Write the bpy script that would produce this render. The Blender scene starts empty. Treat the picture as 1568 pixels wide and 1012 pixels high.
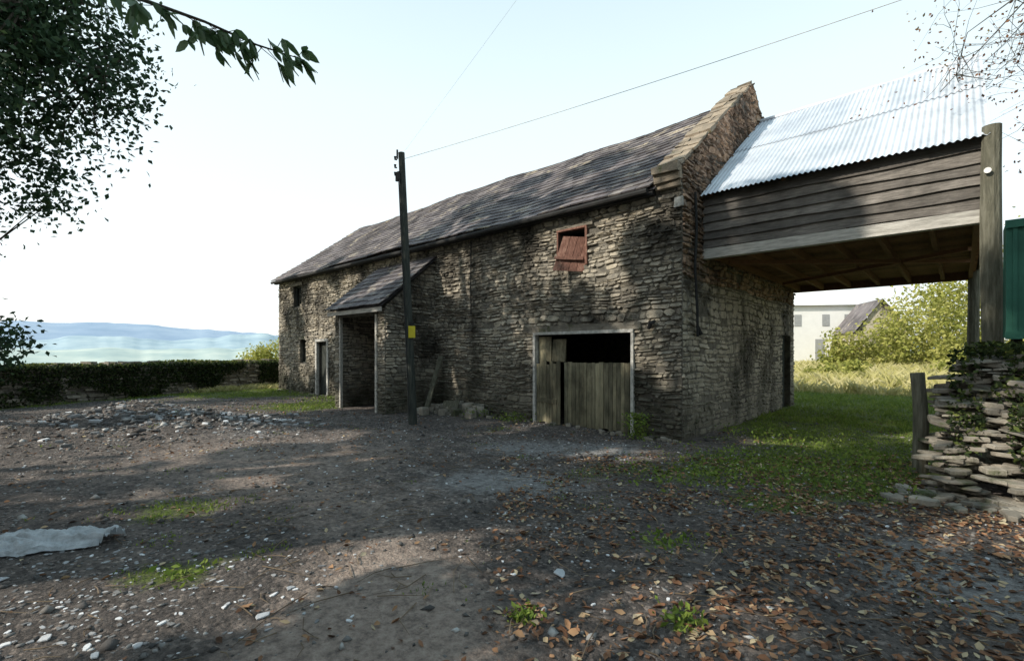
import bpy, math, random
import numpy as np
from mathutils import Vector
R=np.random.RandomState(7); random.seed(7)
sc=bpy.context.scene
col=sc.collection
def W(r,f): return (3.71+.734*r-.679*f, -8.56+.679*r+.734*f)
# ---------------------------------------------------------------- noise
def _h(i,j,s): 
    v=np.sin(i*127.1+j*311.7+s*74.7)*43758.5453
    return v-np.floor(v)
def vn(x,y,s=0):
    x=np.asarray(x,float);y=np.asarray(y,float)
    i=np.floor(x);j=np.floor(y);a=x-i;b=y-j
    a=a*a*(3-2*a);b=b*b*(3-2*b)
    return (_h(i,j,s)*(1-a)+_h(i+1,j,s)*a)*(1-b)+(_h(i,j+1,s)*(1-a)+_h(i+1,j+1,s)*a)*b
def fbm(x,y,s=0,o=4):
    t=0;k=.5
    for n in range(o):
        t=t+k*vn(np.asarray(x)*2**n,np.asarray(y)*2**n,s+n*3);k*=.5
    return t/(1-.5**o)
# ---------------------------------------------------------------- materials
def ramp(nt,cols,pos=None):
    r=nt.nodes.new('ShaderNodeValToRGB');e=r.color_ramp.elements
    n=len(cols)
    if pos is None: pos=[i/(n-1) for i in range(n)]
    e[0].position=pos[0];e[0].color=(*cols[0],1)
    e[1].position=pos[-1];e[1].color=(*cols[-1],1)
    for i in range(1,n-1):
        q=e.new(pos[i]);q.color=(*cols[i],1)
    return r
def math_(nt,op,a,b=None,c=None):
    m=nt.nodes.new('ShaderNodeMath');m.operation=op
    for i,v in enumerate((a,b,c)):
        if v is None: continue
        if isinstance(v,(int,float)): m.inputs[i].default_value=v
        else: nt.links.new(v,m.inputs[i])
    return m.outputs[0]
def noise(nt,vec,scale,detail=5,rough=.6):
    n=nt.nodes.new('ShaderNodeTexNoise');n.inputs['Scale'].default_value=scale
    n.inputs['Detail'].default_value=detail;n.inputs['Roughness'].default_value=rough
    nt.links.new(vec,n.inputs['Vector']);return n.outputs['Fac']
def mixc(nt,f,a,b,mode='MIX'):
    m=nt.nodes.new('ShaderNodeMix');m.data_type='RGBA';m.blend_type=mode
    if isinstance(f,(int,float)): m.inputs[0].default_value=f
    else: nt.links.new(f,m.inputs[0])
    for k,v in ((6,a),(7,b)):
        if isinstance(v,tuple): m.inputs[k].default_value=(*v,1)
        else: nt.links.new(v,m.inputs[k])
    return m.outputs[2]
def base(name):
    m=bpy.data.materials.new(name);m.use_nodes=True;nt=m.node_tree
    b=nt.nodes['Principled BSDF'];tc=nt.nodes.new('ShaderNodeTexCoord')
    return m,nt,b,tc.outputs['Object']
def mat(name,cols,rnd=.5,scale=6,rough=.88,bump=.4,bscale=40,bdist=.02,metal=0,stain=0,stscale=.6,transl=0,stretch=(1,1,1),pos=None,moss=None,spec=.3,st=(.4,.58),wash=None,k=1.0,damp=0):
    cols=[tuple(min(.85,x*k) for x in c) for c in cols]
    m,nt,b,vec=base(name)
    mp=nt.nodes.new('ShaderNodeMapping');mp.inputs['Scale'].default_value=stretch
    nt.links.new(vec,mp.inputs[0]);v=mp.outputs[0]
    at=nt.nodes.new('ShaderNodeAttribute');at.attribute_name='rnd'
    nz=noise(nt,v,scale)
    A=2.0*(1-rnd)
    f=math_(nt,'MULTIPLY_ADD',nz,A,.5-A/2-.5*rnd)
    f=math_(nt,'MULTIPLY_ADD',at.outputs['Fac'],rnd,f)
    r=ramp(nt,cols,pos);nt.links.new(f,r.inputs[0]);c=r.outputs[0]
    if wash:
        s=ramp(nt,[(0,0,0),(.85,.85,.85)],[wash[1],wash[1]+.1]);nt.links.new(noise(nt,vec,wash[2],9,.72),s.inputs[0])
        c=mixc(nt,s.outputs[0],c,wash[0])
    if stain:
        mp2=nt.nodes.new('ShaderNodeMapping');mp2.inputs['Scale'].default_value=(1,1,.6);nt.links.new(vec,mp2.inputs[0])
        s=ramp(nt,[(1-stain,)*3,(1,1,1)],list(st));nt.links.new(noise(nt,mp2.outputs[0],stscale,9,.66),s.inputs[0])
        c=mixc(nt,1.0,c,s.outputs[0],'MULTIPLY')
    if moss:
        s=ramp(nt,[(0,0,0),(1,1,1)],[moss[1],moss[1]+.12]);nt.links.new(noise(nt,vec,moss[2],8,.7),s.inputs[0])
        c=mixc(nt,s.outputs[0],c,moss[0])
    if damp:
        sp=nt.nodes.new('ShaderNodeSeparateXYZ');nt.links.new(vec,sp.inputs[0])
        zz=math_(nt,'MULTIPLY_ADD',noise(nt,vec,1.3,6,.6),-2.6,sp.outputs['Z'])
        mr=nt.nodes.new('ShaderNodeMapRange');mr.inputs[1].default_value=-1.1;mr.inputs[2].default_value=.4;mr.inputs[3].default_value=damp;mr.inputs[4].default_value=0
        nt.links.new(zz,mr.inputs[0]);c=mixc(nt,mr.outputs[0],c,(.035,.038,.022))
    nt.links.new(c,b.inputs['Base Color'])
    b.inputs['Roughness'].default_value=rough;b.inputs['Metallic'].default_value=metal
    b.inputs['Specular IOR Level'].default_value=spec
    if bump:
        bp=nt.nodes.new('ShaderNodeBump');bp.inputs['Strength'].default_value=bump;bp.inputs['Distance'].default_value=bdist
        nt.links.new(noise(nt,v,bscale,6,.65),bp.inputs['Height']);nt.links.new(bp.outputs[0],b.inputs['Normal'])
    if transl:
        t=nt.nodes.new('ShaderNodeBsdfTranslucent');nt.links.new(c,t.inputs[0])
        ms=nt.nodes.new('ShaderNodeMixShader');ms.inputs[0].default_value=transl
        nt.links.new(b.outputs[0],ms.inputs[1]);nt.links.new(t.outputs[0],ms.inputs[2])
        nt.links.new(ms.outputs[0],nt.nodes['Material Output'].inputs[0])
    return m
M={}
M['stone']=mat('rubble_stone',[(.06,.056,.048),(.15,.137,.116),(.22,.198,.162),(.30,.265,.21),(.42,.385,.32)],rnd=.42,scale=6,bump=1,bscale=30,bdist=.035,stain=.85,stscale=.6,st=(.40,.53),moss=((.04,.045,.024),.575,1.6),wash=((.52,.46,.36),.54,1.1),k=1.8,damp=.75)
M['gstone']=mat('gable_stone',[(.09,.07,.055),(.18,.14,.11),(.28,.19,.135),(.36,.24,.16),(.42,.36,.28)],rnd=.45,scale=5,bump=1,bscale=28,bdist=.03,stain=.65,stscale=.8,moss=((.07,.075,.035),.60,1.6),k=1.7)
M['mortar']=mat('lime_mortar',[(.07,.064,.055),(.17,.155,.13),(.27,.245,.2)],rnd=0,scale=7,bump=.8,bscale=50,stain=.6)
M['render']=mat('weathered_render',[(.15,.138,.112),(.29,.26,.21),(.38,.34,.27)],rnd=.08,scale=5,bump=1,bscale=30,bdist=.04,stain=.88,stscale=.75,st=(.40,.52),moss=((.07,.075,.04),.58,1.3),k=1.8,damp=.6)
M['slate']=mat('roof_tile',[(.06,.055,.06),(.125,.112,.12),(.20,.18,.183),(.34,.305,.265)],rnd=.5,scale=2.2,bump=.5,bscale=30,stain=.5,stscale=.9,moss=((.55,.48,.36),.57,1.2),k=1.05)  # pale lichen patches also carry sunlit tan brightness in their colour
M['cope']=mat('coping_stone',[(.15,.13,.10),(.28,.23,.175),(.42,.34,.25)],rnd=.5,scale=6,bump=1,bscale=20,bdist=.03,moss=((.15,.15,.065),.56,3))
M['dkwood']=mat('dark_weatherboard',[(.055,.05,.047),(.16,.145,.13),(.38,.345,.31)],rnd=.45,scale=5,stretch=(1,6,10),bump=.6,bscale=14,bdist=.02,stain=.4,stscale=1.2)
M['beam']=mat('pale_beam',[(.22,.21,.19),(.48,.46,.42),(.70,.68,.63)],rnd=.2,scale=4,stretch=(1,6,8),bump=.6,bscale=14)
M['deck']=mat('deck_timber',[(.08,.04,.022),(.21,.11,.06),(.31,.165,.09)],rnd=.6,scale=4,stretch=(6,1,6),bump=.4,bscale=14)
M['post']=mat('weathered_post',[(.06,.06,.045),(.14,.135,.10),(.26,.25,.20)],rnd=.2,scale=5,stretch=(5,5,.7),bump=.9,bscale=12,bdist=.03)
M['pole']=mat('creosoted_pole',[(.018,.022,.02),(.045,.052,.046),(.10,.10,.085)],rnd=.1,scale=6,stretch=(6,6,.6),bump=.6,bscale=14)
M['door']=mat('old_door_boards',[(.08,.074,.05),(.24,.215,.145),(.42,.37,.24),(.58,.53,.39)],rnd=.5,scale=4,stretch=(6,6,.8),bump=.8,bscale=12,stain=.65,stscale=1.5,damp=.4)
M['frame']=mat('flaking_white_frame',[(.20,.19,.17),(.46,.45,.42),(.68,.67,.64)],rnd=.1,scale=12,bump=.6)
M['rust']=mat('rusty_shutter',[(.06,.032,.024),(.20,.10,.075),(.40,.25,.19)],rnd=.3,scale=7,bump=.6,bscale=20,stretch=(4,4,1))
M['tin']=mat('galvanised_sheet',[(.44,.49,.57),(.58,.63,.70),(.70,.74,.79)],rnd=.4,scale=2.0,rough=.5,bump=.08,bscale=12,metal=.12,stretch=(1,.5,.5),spec=.5,stain=.2,stscale=1.2)
M['dark']=mat('dark_metal',[(.015,.015,.015),(.04,.04,.04)],rnd=0,bump=.2)
M['green']=mat('green_painted_steel',[(.014,.075,.055),(.026,.12,.085),(.04,.16,.115)],rnd=.2,scale=3,rough=.6,bump=.15)
M['yellow']=mat('yellow_sign_plate',[(.55,.46,.03),(.7,.6,.05)],rnd=0,bump=0,rough=.6)
M['white']=mat('white_ceramic',[(.7,.7,.68),(.85,.85,.83)],rnd=0,bump=0,rough=.3)
M['plastic']=mat('dirty_plastic_sheet',[(.3,.31,.32),(.6,.63,.66),(.78,.81,.84)],rnd=0,scale=9,rough=.35,bump=.9,bscale=22,transl=.2)
M['bark']=mat('tree_bark',[(.03,.027,.02),(.08,.07,.055),(.14,.125,.10)],rnd=.1,scale=6,stretch=(4,4,1),bump=.9,bscale=12)
M['leafd']=mat('tree_leaves',[(.012,.03,.018),(.027,.058,.03),(.048,.095,.045),(.085,.135,.055)],rnd=.9,scale=3,bump=0,transl=.3,rough=.6)
M['leafn']=mat('hanging_leaves',[(.05,.10,.04),(.10,.17,.07),(.18,.25,.14)],rnd=.8,scale=5,bump=0,transl=.4,rough=.5)
M['leafr']=mat('autumn_twig_leaves',[(.06,.035,.025),(.18,.08,.045),(.28,.15,.08),(.2,.19,.08)],rnd=.95,scale=3,bump=0,transl=.3)
M['leafy']=mat('sunny_bush_leaves',[(.12,.15,.03),(.26,.28,.06),(.42,.41,.12),(.54,.48,.20)],rnd=.8,scale=1.2,bump=0,transl=.35)
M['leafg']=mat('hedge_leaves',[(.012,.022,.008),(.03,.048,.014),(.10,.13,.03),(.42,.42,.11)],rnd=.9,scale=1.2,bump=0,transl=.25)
M['grass']=mat('grass_blades',[(.07,.11,.02),(.13,.20,.035),(.24,.31,.06),(.42,.40,.16)],rnd=.8,scale=1.5,bump=0,transl=.3)
M['straw']=mat('straw_grass',[(.24,.26,.07),(.46,.43,.16),(.60,.55,.30),(.68,.62,.42)],rnd=.8,scale=.8,bump=0,transl=.3)
M['fallen']=mat('fallen_leaf',[(.06,.034,.022),(.15,.075,.042),(.26,.13,.072),(.34,.20,.11),(.50,.41,.26),(.32,.29,.23)],rnd=.95,scale=6,bump=0,transl=.1,pos=[0,.25,.5,.75,.93,1])
M['gravel']=mat('stone_chips',[(.05,.047,.047),(.13,.122,.116),(.26,.25,.24),(.60,.60,.59)],rnd=.92,scale=9,bump=.4,pos=[0,.5,.86,1])
M['rub']=mat('slate_rubble',[(.07,.064,.055),(.17,.154,.128),(.28,.252,.21),(.46,.42,.355)],rnd=.6,scale=6,bump=1,bscale=22,moss=((.055,.07,.026),.53,2.5))
M['debris']=mat('pale_debris',[(.08,.08,.08),(.22,.22,.225),(.44,.45,.47),(.74,.75,.77)],rnd=.9,scale=6,bump=.5,bscale=30)
M['twig']=mat('dry_twig',[(.08,.055,.035),(.25,.19,.13)],rnd=.8,scale=5,bump=0)
M['wwall']=mat('whitewashed_wall',[(.76,.76,.75),(.84,.84,.83)],rnd=0,scale=2,bump=.1)
M['glass']=mat('dull_window_glass',[(.28,.29,.30),(.40,.41,.42)],rnd=0,bump=0,rough=.2)
M['hill1']=mat('far_hill_hazed',[(.20,.29,.41),(.26,.35,.47),(.33,.42,.52)],rnd=0,scale=.004,bump=0,stretch=(1,1,3))  # distance haze put into the hill base colours as pale blue
M['hill2']=mat('mid_hill_hazed',[(.19,.28,.36),(.30,.40,.46),(.43,.52,.55)],rnd=0,scale=.008,bump=0,stretch=(1,1,4))  # middle ridge has the same haze painted into its colour
M['hill3']=mat('valley_field_hazed',[(.23,.32,.34),(.36,.44,.42),(.50,.55,.50)],rnd=0,scale=.014,bump=0,stretch=(1,1,4))  # valley greens paled and blued to stand in for haze
# ---------------------------------------------------------------- mesh tools
class MB:
    def __init__(s): s.v=[];s.f=[];s.r=[]
    def add(s,vs,fs,r=None):
        o=len(s.v);r=random.random() if r is None else r
        s.v.extend([tuple(p) for p in vs]);s.f.extend([tuple(i+o for i in f) for f in fs]);s.r.extend([r]*len(vs))
    def build(s,name,m,parent=None,smooth=False,warp=None):
        me=bpy.data.meshes.new(name)
        v=s.v
        if warp: v=[warp(p) for p in v]
        me.from_pydata(v,[],s.f)
        a=me.attributes.new('rnd','FLOAT','POINT');a.data.foreach_set('value',np.array(s.r,dtype=np.float32))
        me.materials.append(m)
        if smooth: me.polygons.foreach_set('use_smooth',[True]*len(me.polygons))
        me.update()
        o=bpy.data.objects.new(name,me);col.objects.link(o)
        if parent: o.parent=parent
        return o
def build_np(name,V,F,r,m,parent=None,smooth=False):
    me=bpy.data.meshes.new(name);k=F.shape[1];n=len(F)
    me.vertices.add(len(V));me.vertices.foreach_set('co',V.astype(np.float32).ravel())
    me.loops.add(n*k);me.loops.foreach_set('vertex_index',F.astype(np.int32).ravel())
    me.polygons.add(n);me.polygons.foreach_set('loop_start',np.arange(0,n*k,k,dtype=np.int32))
    me.update(calc_edges=True);me.validate()
    a=me.attributes.new('rnd','FLOAT','POINT');a.data.foreach_set('value',r.astype(np.float32))
    me.materials.append(m)
    if smooth: me.polygons.foreach_set('use_smooth',np.ones(n,dtype=bool))
    o=bpy.data.objects.new(name,me);col.objects.link(o)
    if parent: o.parent=parent
    return o
def empty(name,loc=(0,0,0)):
    e=bpy.data.objects.new(name,None);col.objects.link(e);return e
BF=[(0,3,2,1),(4,5,6,7),(0,1,5,4),(1,2,6,5),(2,3,7,6),(3,0,4,7)]
def obox(mb,o,a,b,c,r=None,j=0):
    o,a,b,c=map(Vector,(o,a,b,c))
    vs=[o,o+a,o+a+b,o+b,o+c,o+a+c,o+a+b+c,o+b+c]
    if j: vs=[v+Vector((random.uniform(-j,j),random.uniform(-j,j),random.uniform(-j,j))) for v in vs]
    mb.add(vs,BF,r)
def box(mb,x0,x1,y0,y1,z0,z1,r=None,j=0): obox(mb,(x0,y0,z0),(x1-x0,0,0),(0,y1-y0,0),(0,0,z1-z0),r,j)
def tube(mb,pts,rad,n=8,r=None,cap=True):
    pts=[Vector(p) for p in pts];vs=[];fs=[]
    for i,p in enumerate(pts):
        t=(pts[min(i+1,len(pts)-1)]-pts[max(i-1,0)]).normalized()
        a=t.orthogonal().normalized() if i==0 else (a-t*a.dot(t)).normalized()
        b=t.cross(a)
        for k in range(n):
            q=2*math.pi*k/n;vs.append(p+(a*math.cos(q)+b*math.sin(q))*rad[i])
    for i in range(len(pts)-1):
        for k in range(n): fs.append((i*n+k,i*n+(k+1)%n,(i+1)*n+(k+1)%n,(i+1)*n+k))
    if cap: fs.append(tuple(range(n-1,-1,-1)));fs.append(tuple((len(pts)-1)*n+k for k in range(n)))
    mb.add(vs,fs,r)
def stones(mb,P0,U,N,Wd,H,ops=(),ulim=None,ch=(.045,.105),sl=(.08,.34),dep=(.006,.05),v0=0,wav=.03):
    P0,U,N=map(Vector,(P0,U,N));v=v0;Z=Vector((0,0,1))
    while v<H-.02:
        h=random.uniform(*ch)
        if random.random()<.12: h*=1.5
        h=min(h,H-v);vm=v+h/2
        seg=[ulim(vm)] if ulim else [(0,Wd)]
        for (a,b,c,d) in ops:
            if c-.02<vm<d+.02:
                ns=[]
                for (s,e) in seg:
                    if b<=s or a>=e: ns.append((s,e))
                    else:
                        if a>s: ns.append((s,a))
                        if b<e: ns.append((b,e))
                seg=ns
        for (s,e) in seg:
            u=s
            while u<e-.02:
                l=random.uniform(*sl)*(1 if h<.1 else 1.2)
                if e-(u+l)<.08: l=e-u
                g=random.uniform(.002,.012);u0,u1,w0,w1=u+g,u+l-g,v+g,v+h-g
                dv=random.uniform(-.012,.012);w0+=dv;w1+=dv+random.uniform(-.008,.008)
                if u1-u0>.02 and w1-w0>.015 and random.random()>.035:
                    k=min(u1-u0,w1-w0)*random.uniform(.2,.45);jj=.010
                    o=[(u0+k,w0),(u1-k,w0),(u1,w0+k),(u1,w1-k),(u1-k,w1),(u0+k,w1),(u0,w1-k),(u0,w0+k)]
                    o=[(x+random.uniform(-jj,jj),y+random.uniform(-jj,jj)) for x,y in o]
                    cx,cy=(u0+u1)/2,(w0+w1)/2;D=random.uniform(*dep);tx=random.uniform(-.015,.015);ty=random.uniform(-.015,.015)
                    ins=random.uniform(.008,.02);vs=[]
                    def wv(x,y): return y+(wav*math.sin(x*1.7+y*.8)+wav*.4*math.sin(x*5.1+y*3))*min(1,y)*min(1,max(0,(H-y)*3))
                    for x,y in o: vs.append(P0+U*x+Z*wv(x,y)-N*.006)
                    for x,y in o:
                        fx=max(0,1-ins/(abs(cx-x)+.02));fy=max(0,1-ins/(abs(cy-y)+.02))
                        X=cx+(x-cx)*fx;Y=cy+(y-cy)*fy
                        dd=D+tx*(1 if x>cx else -1)+ty*(1 if y>cy else -1)+random.uniform(-.004,.004)
                        vs.append(P0+U*X+Z*wv(X,Y)+N*max(dd,.004))
                    fs=[tuple(range(8,16))]+[(i,(i+1)%8,8+(i+1)%8,8+i) for i in range(8)]
                    mb.add(vs,fs)
                u+=l
        v+=h
def panel(mb,P0,U,N,Wd,H,ops=(),thick=.4):
    P0,U,N=map(Vector,(P0,U,N));Z=Vector((0,0,1))
    us=sorted({0,Wd,*[o[0] for o in ops],*[o[1] for o in ops]});vs=sorted({0,H,*[o[2] for o in ops],*[o[3] for o in ops]})
    for i in range(len(us)-1):
        for k in range(len(vs)-1):
            cu,cv=(us[i]+us[i+1])/2,(vs[k]+vs[k+1])/2
            if any(o[0]<cu<o[1] and o[2]<cv<o[3] for o in ops): continue
            q=[(us[i],vs[k]),(us[i+1],vs[k]),(us[i+1],vs[k+1]),(us[i],vs[k+1])]
            mb.add([P0+U*a+Z*b for a,b in q],[(0,1,2,3)],.5)
    for a,b,c,d in ops:
        q=[(a,c),(b,c),(b,d),(a,d)]
        for i in range(4):
            p,s=q[i],q[(i+1)%4]
            A=P0+U*p[0]+Z*p[1];B=P0+U*s[0]+Z*s[1]
            mb.add([A,B,B-N*thick,A-N*thick],[(0,1,2,3)],.5)
def slates(mb,P0,U,S,Wd,L,w=.3,ex=.24,th=.014):
    P0,U,S=map(Vector,(P0,U,S));N=U.cross(S).normalized()
    if N.z<0: N=-N
    row=0;s=0
    while s<L-.02:
        u=-(row%2)*w/2
        while u<Wd:
            a=max(u,0);b=min(u+w,Wd)-.014
            if b-a>.03:
                ln=min(ex*1.35,L-s+.02);j=random.uniform(-.008,.008)
                if random.random()<.025: j-=.05
                lo=P0+U*a+S*(s-.01+j)+N*(.034+random.uniform(0,.016));up=P0+U*a+S*(s+ln)+N*.012
                c=N*th
                obox(mb,lo,U*(b-a),up-lo,c)
            u+=w
        s+=ex;row+=1
def leaves(c,L,Wf=.55,up=0,rng=R,fold=.25):
    n=len(c);a=rng.normal(size=(n,3));a[:,2]-=up;a/=np.linalg.norm(a,axis=1)[:,None]
    t=rng.normal(size=(n,3));b=np.cross(a,t);b/=np.linalg.norm(b,axis=1)[:,None]
    nn=np.cross(a,b);L=np.asarray(L).reshape(-1,1)*np.ones((n,1))
    V=np.stack([c-a*L*.5,c-a*L*.05+b*L*Wf*.5+nn*L*fold*.4,c+a*L*.5,c-a*L*.05-b*L*Wf*.5+nn*L*fold*.4],1).reshape(-1,3)
    i=np.arange(n)*4
    F=np.concatenate([np.stack([i,i+1,i+2],1),np.stack([i,i+2,i+3],1)])
    return V,F
# ---------------------------------------------------------------- ground height
def gz(x,y):
    x=np.asarray(x,float);y=np.asarray(y,float)
    z=(fbm(x*.8,y*.8,3)-.5)*.08+(fbm(x*4,y*4,9,3)-.5)*.035
    near=np.exp(-((x+3)**2+(y+3)**2)/900)
    z=z*near
    for (r,f,s,h) in [(-8.2,10.8,1.5,.30),(-6.6,10.2,1.2,.22),(-9.5,12,1.6,.25),(-4.6,9.2,.8,.08),(-9.6,9.2,1.2,.2)]:
        X,Y=W(r,f);z=z+h*np.exp(-((x-X)**2+(y-Y)**2)/(2*(s*.6)**2))*(.5+1.0*fbm(x*3,y*3,5))
    d=np.sqrt((x-3.7)**2+(y+8.6)**2)
    left=np.clip((-(x-3.7)*.8-(y+8.6)*.2)/np.maximum(d,1)*1.2+.25,0,1)
    z=z-left*np.clip(d-34,0,900)*.09
    z=z+(1-left)*np.clip(y-12,0,30)*.045
    return z
gpatch=[(7.5,10.8,2.0,1.1),(9.5,14,2.5,1.3),(5.6,8.2,1.2,.7),(4.3,6.4,.8,.65),(3.9,5.5,.5,.55),(2.75,5.1,.35,.9),(5.3,7,.7,.6),(2.2,6.3,.6,.45),(3.0,7.2,.7,.5),
 (-6.4,14.6,1.0,1.0),(-5.6,15,.7,.8),(-3.7,4.9,.35,.6),(-3.2,4.95,.3,.5),(-2.7,3.55,.26,.65),(-2.3,3.5,.2,.5),(-2.1,3.9,.2,.4),(.06,2.95,.08,.9),(1.0,2.85,.10,.9),(1.3,4.1,.2,.6),
 (.8,4.3,.25,.4),(2.1,3.3,.1,.5),(-10,19,1.7,1.0),(-12,19.5,1.2,1.0),(-8.5,20,1.2,1.0),(1.0,6.2,.4,.3),(-.5,9.9,.4,.5),(1.2,6.8,.4,.4)]
def grassmask(x,y):
    g=np.zeros_like(np.asarray(x,float))
    for r,f,s,k in gpatch:
        X,Y=W(r,f);g=g+k*np.exp(-((x-X)**2+(y-Y)**2)/(2*s*s))
    far=np.clip((y-9)/2,0,1)+np.clip((-17.5-x)/1.0,0,1)+np.clip((x-9)/2,0,1)
    t=(y+8.33)/9.56; xl=-16.65-3.95*t
    far=far+np.clip((xl+1.2-x)/1.2,0,1)
    return np.clip(g,0,1)*1.0+np.clip(far,0,1)
def strawmask(x,y):
    return np.clip((y-12.0)/2.5,0,1)*np.clip((x+9)/4,0,1)+np.clip((-17.6-x)/1.2,0,1)*.8
def dustmask(x,y):
    g=np.zeros_like(np.asarray(x,float))
    for r,f,s,k in [(-.9,2.6,.45,1.0),(-.8,3.2,.42,1.0),(-1.0,3.9,.4,.6),(-1.7,5.0,.6,.5),(-.6,2.0,.5,1),(-3,6.2,.9,.5),(-5,7.5,1.2,.5),(-2.5,8.5,1.5,.4)]:
        X,Y=W(r,f);g=g+k*np.exp(-((x-X)**2+(y-Y)**2)/(2*s*s))
    return np.clip(g,0,1)
def concmask(x,y):
    g=np.zeros_like(np.asarray(x,float))
    for r,f,s,k in [(-.6,6.1,.55,.8),(.3,6.0,.5,.8),(-.2,8.2,.5,.7),(.8,8.2,.6,.8),(1.7,8.0,.5,.8),(3.3,3.7,.5,.9),(2.9,3.2,.4,.6),(-4.9,9.4,.5,.7)]:
        X,Y=W(r,f);g=g+k*np.exp(-((x-X)**2+(y-Y)**2)/(2*s*s))
    return np.clip(g,0,1)
def axis(a,b,st,lo,hi):
    m=list(np.arange(a,b,st));u=m[-1];s=st
    while u<hi: s*=1.22;u+=s;m.append(u)
    l=m[0];s=st
    while l>lo: s*=1.22;l-=s;m.insert(0,l)
    return np.array(m)
ax=axis(-19,8,.09,-5000,5000);ay=axis(-9.5,9,.09,-3000,5000)
X,Y=np.meshgrid(ax,ay);nx,ny=len(ax),len(ay);Z=gz(X,Y)
V=np.stack([X.ravel(),Y.ravel(),Z.ravel()],1)
I=(np.arange(ny-1)[:,None]*nx+np.arange(nx-1)[None]).ravel()
F=np.stack([I,I+1,I+nx+1,I+nx],1)
m,nt,b,vec=base('yard_ground')
def att(n):
    a=nt.nodes.new('ShaderNodeAttribute');a.attribute_name=n;return a.outputs['Fac']
n1=noise(nt,vec,1.1,8,.65);n2=noise(nt,vec,14,8,.75);n3=noise(nt,vec,70,4,.7);n4=noise(nt,vec,3.2,8,.7)
vo=nt.nodes.new('ShaderNodeTexVoronoi');vo.inputs['Scale'].default_value=38;nt.links.new(vec,vo.inputs['Vector'])
r1=ramp(nt,[(.042,.036,.034),(.105,.09,.083),(.20,.17,.152),(.37,.315,.27)],[.34,.48,.58,.72]);nt.links.new(math_(nt,'ADD',math_(nt,'MULTIPLY',n2,.4),math_(nt,'ADD',math_(nt,'MULTIPLY',n4,.3),math_(nt,'MULTIPLY',n1,.3))),r1.inputs[0])
vr=ramp(nt,[(.5,.5,.5),(1,1,1),(1.0,1.0,1.0),(2.3,2.25,2.2)],[0,.4,.86,1]);
sx=nt.nodes.new('ShaderNodeSeparateColor');nt.links.new(vo.outputs['Color'],sx.inputs[0]);nt.links.new(sx.outputs[0],vr.inputs[0])
c=mixc(nt,1.0,r1.outputs[0],vr.outputs[0],'MULTIPLY')
r2=ramp(nt,[(.19,.15,.13),(.36,.285,.24),(.48,.39,.33)],[.35,.5,.65]);nt.links.new(n2,r2.inputs[0])
def thr(mask,lo,hi,amp=1.0,nz=n2):
    s=math_(nt,'ADD',mask,math_(nt,'MULTIPLY_ADD',nz,amp,-amp*.5))
    mr=nt.nodes.new('ShaderNodeMapRange');mr.inputs[1].default_value=lo;mr.inputs[2].default_value=hi
    nt.links.new(s,mr.inputs[0]);return mr.outputs[0]
nmix=math_(nt,'ADD',math_(nt,'MULTIPLY',n4,.6),math_(nt,'MULTIPLY',n2,.4))
c=mixc(nt,thr(att('dust'),.2,1.0,2.0,nmix),c,r2.outputs[0])
r3=ramp(nt,[(.14,.135,.135),(.26,.25,.245),(.39,.38,.37)],[.35,.5,.65]);nt.links.new(n2,r3.inputs[0])
c=mixc(nt,thr(att('conc'),.35,1.0,2.4,nmix),c,r3.outputs[0])
r4=ramp(nt,[(.04,.055,.016),(.09,.12,.03),(.18,.21,.055)],[.35,.5,.65]);nt.links.new(n2,r4.inputs[0])
c=mixc(nt,thr(att('grass'),.5,.8,2.2,nmix),c,r4.outputs[0])
r5=ramp(nt,[(.18,.19,.055),(.38,.35,.15),(.52,.46,.27)],[.35,.5,.65]);nt.links.new(nmix,r5.inputs[0])
c=mixc(nt,thr(att('straw'),.4,.8,1.0,nmix),c,r5.outputs[0])
nt.links.new(c,b.inputs['Base Color']);b.inputs['Roughness'].default_value=.9;b.inputs['Specular IOR Level'].default_value=.25
bp=nt.nodes.new('ShaderNodeBump');bp.inputs['Strength'].default_value=1;bp.inputs['Distance'].default_value=.045
hh=math_(nt,'ADD',math_(nt,'MULTIPLY',vo.outputs['Distance'],-.4),math_(nt,'ADD',n2,math_(nt,'MULTIPLY',n3,.5)))
nt.links.new(hh,bp.inputs['Height']);nt.links.new(bp.outputs[0],b.inputs['Normal'])
g=build_np('ground',V,F,np.full(len(V),.5),m,smooth=True)
for n,fn in (('grass',grassmask),('dust',dustmask),('conc',concmask),('straw',strawmask)):
    a=g.data.attributes.new(n,'FLOAT','POINT');a.data.foreach_set('value',fn(V[:,0],V[:,1]).astype(np.float32))
# ---------------------------------------------------------------- BARN
barn=empty('stone_barn')
EH=4.75
fops=[(18-3.47,18-.98,-.1,2.02),(18-2.8,18-2.06,3.45,4.28),(18-16.5,18-15.8,3.46,4.32),(18-15.9,18-15.35,1.18,2.13),(18-14.4,18-13.5,-.1,2.0),(18-9.1,18-8.1,-.1,2.05)]
mb=MB();panel(mb,(-18,0,-.1),(1,0,0),(0,-1,0),18,EH+.1,[(a,b,c+.1,d+.1) for a,b,c,d in fops],.45)
panel(mb,(0,0,-.1),(0,1,0),(1,0,0),8,EH+.4,[(6.7,7.6,0,2.2)],.45)
mb.add([(0,0,5.05),(0,8,5.05),(0,4,8.1)],[(0,1,2)],.5)
mb.add([(-.45,0,4.7),(-.45,0,5.05),(-.45,4,8.1),(-.45,8,5.05),(-.45,8,4.7)],[(0,1,2,3,4)],.5)
mb.add([(-.45,0,5.05),(0,0,5.05),(0,4,8.1),(-.45,4,8.1)],[(0,1,2,3)],.5)
mb.add([(-.45,8,5.05),(0,8,5.05),(0,4,8.1),(-.45,4,8.1)],[(0,1,2,3)],.5)
mb.add([(-18,0,-.1),(-18,8,-.1),(-18,8,4.7),(-18,4,7.65),(-18,0,4.7)],[(0,1,2,3,4)],.5)
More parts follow.
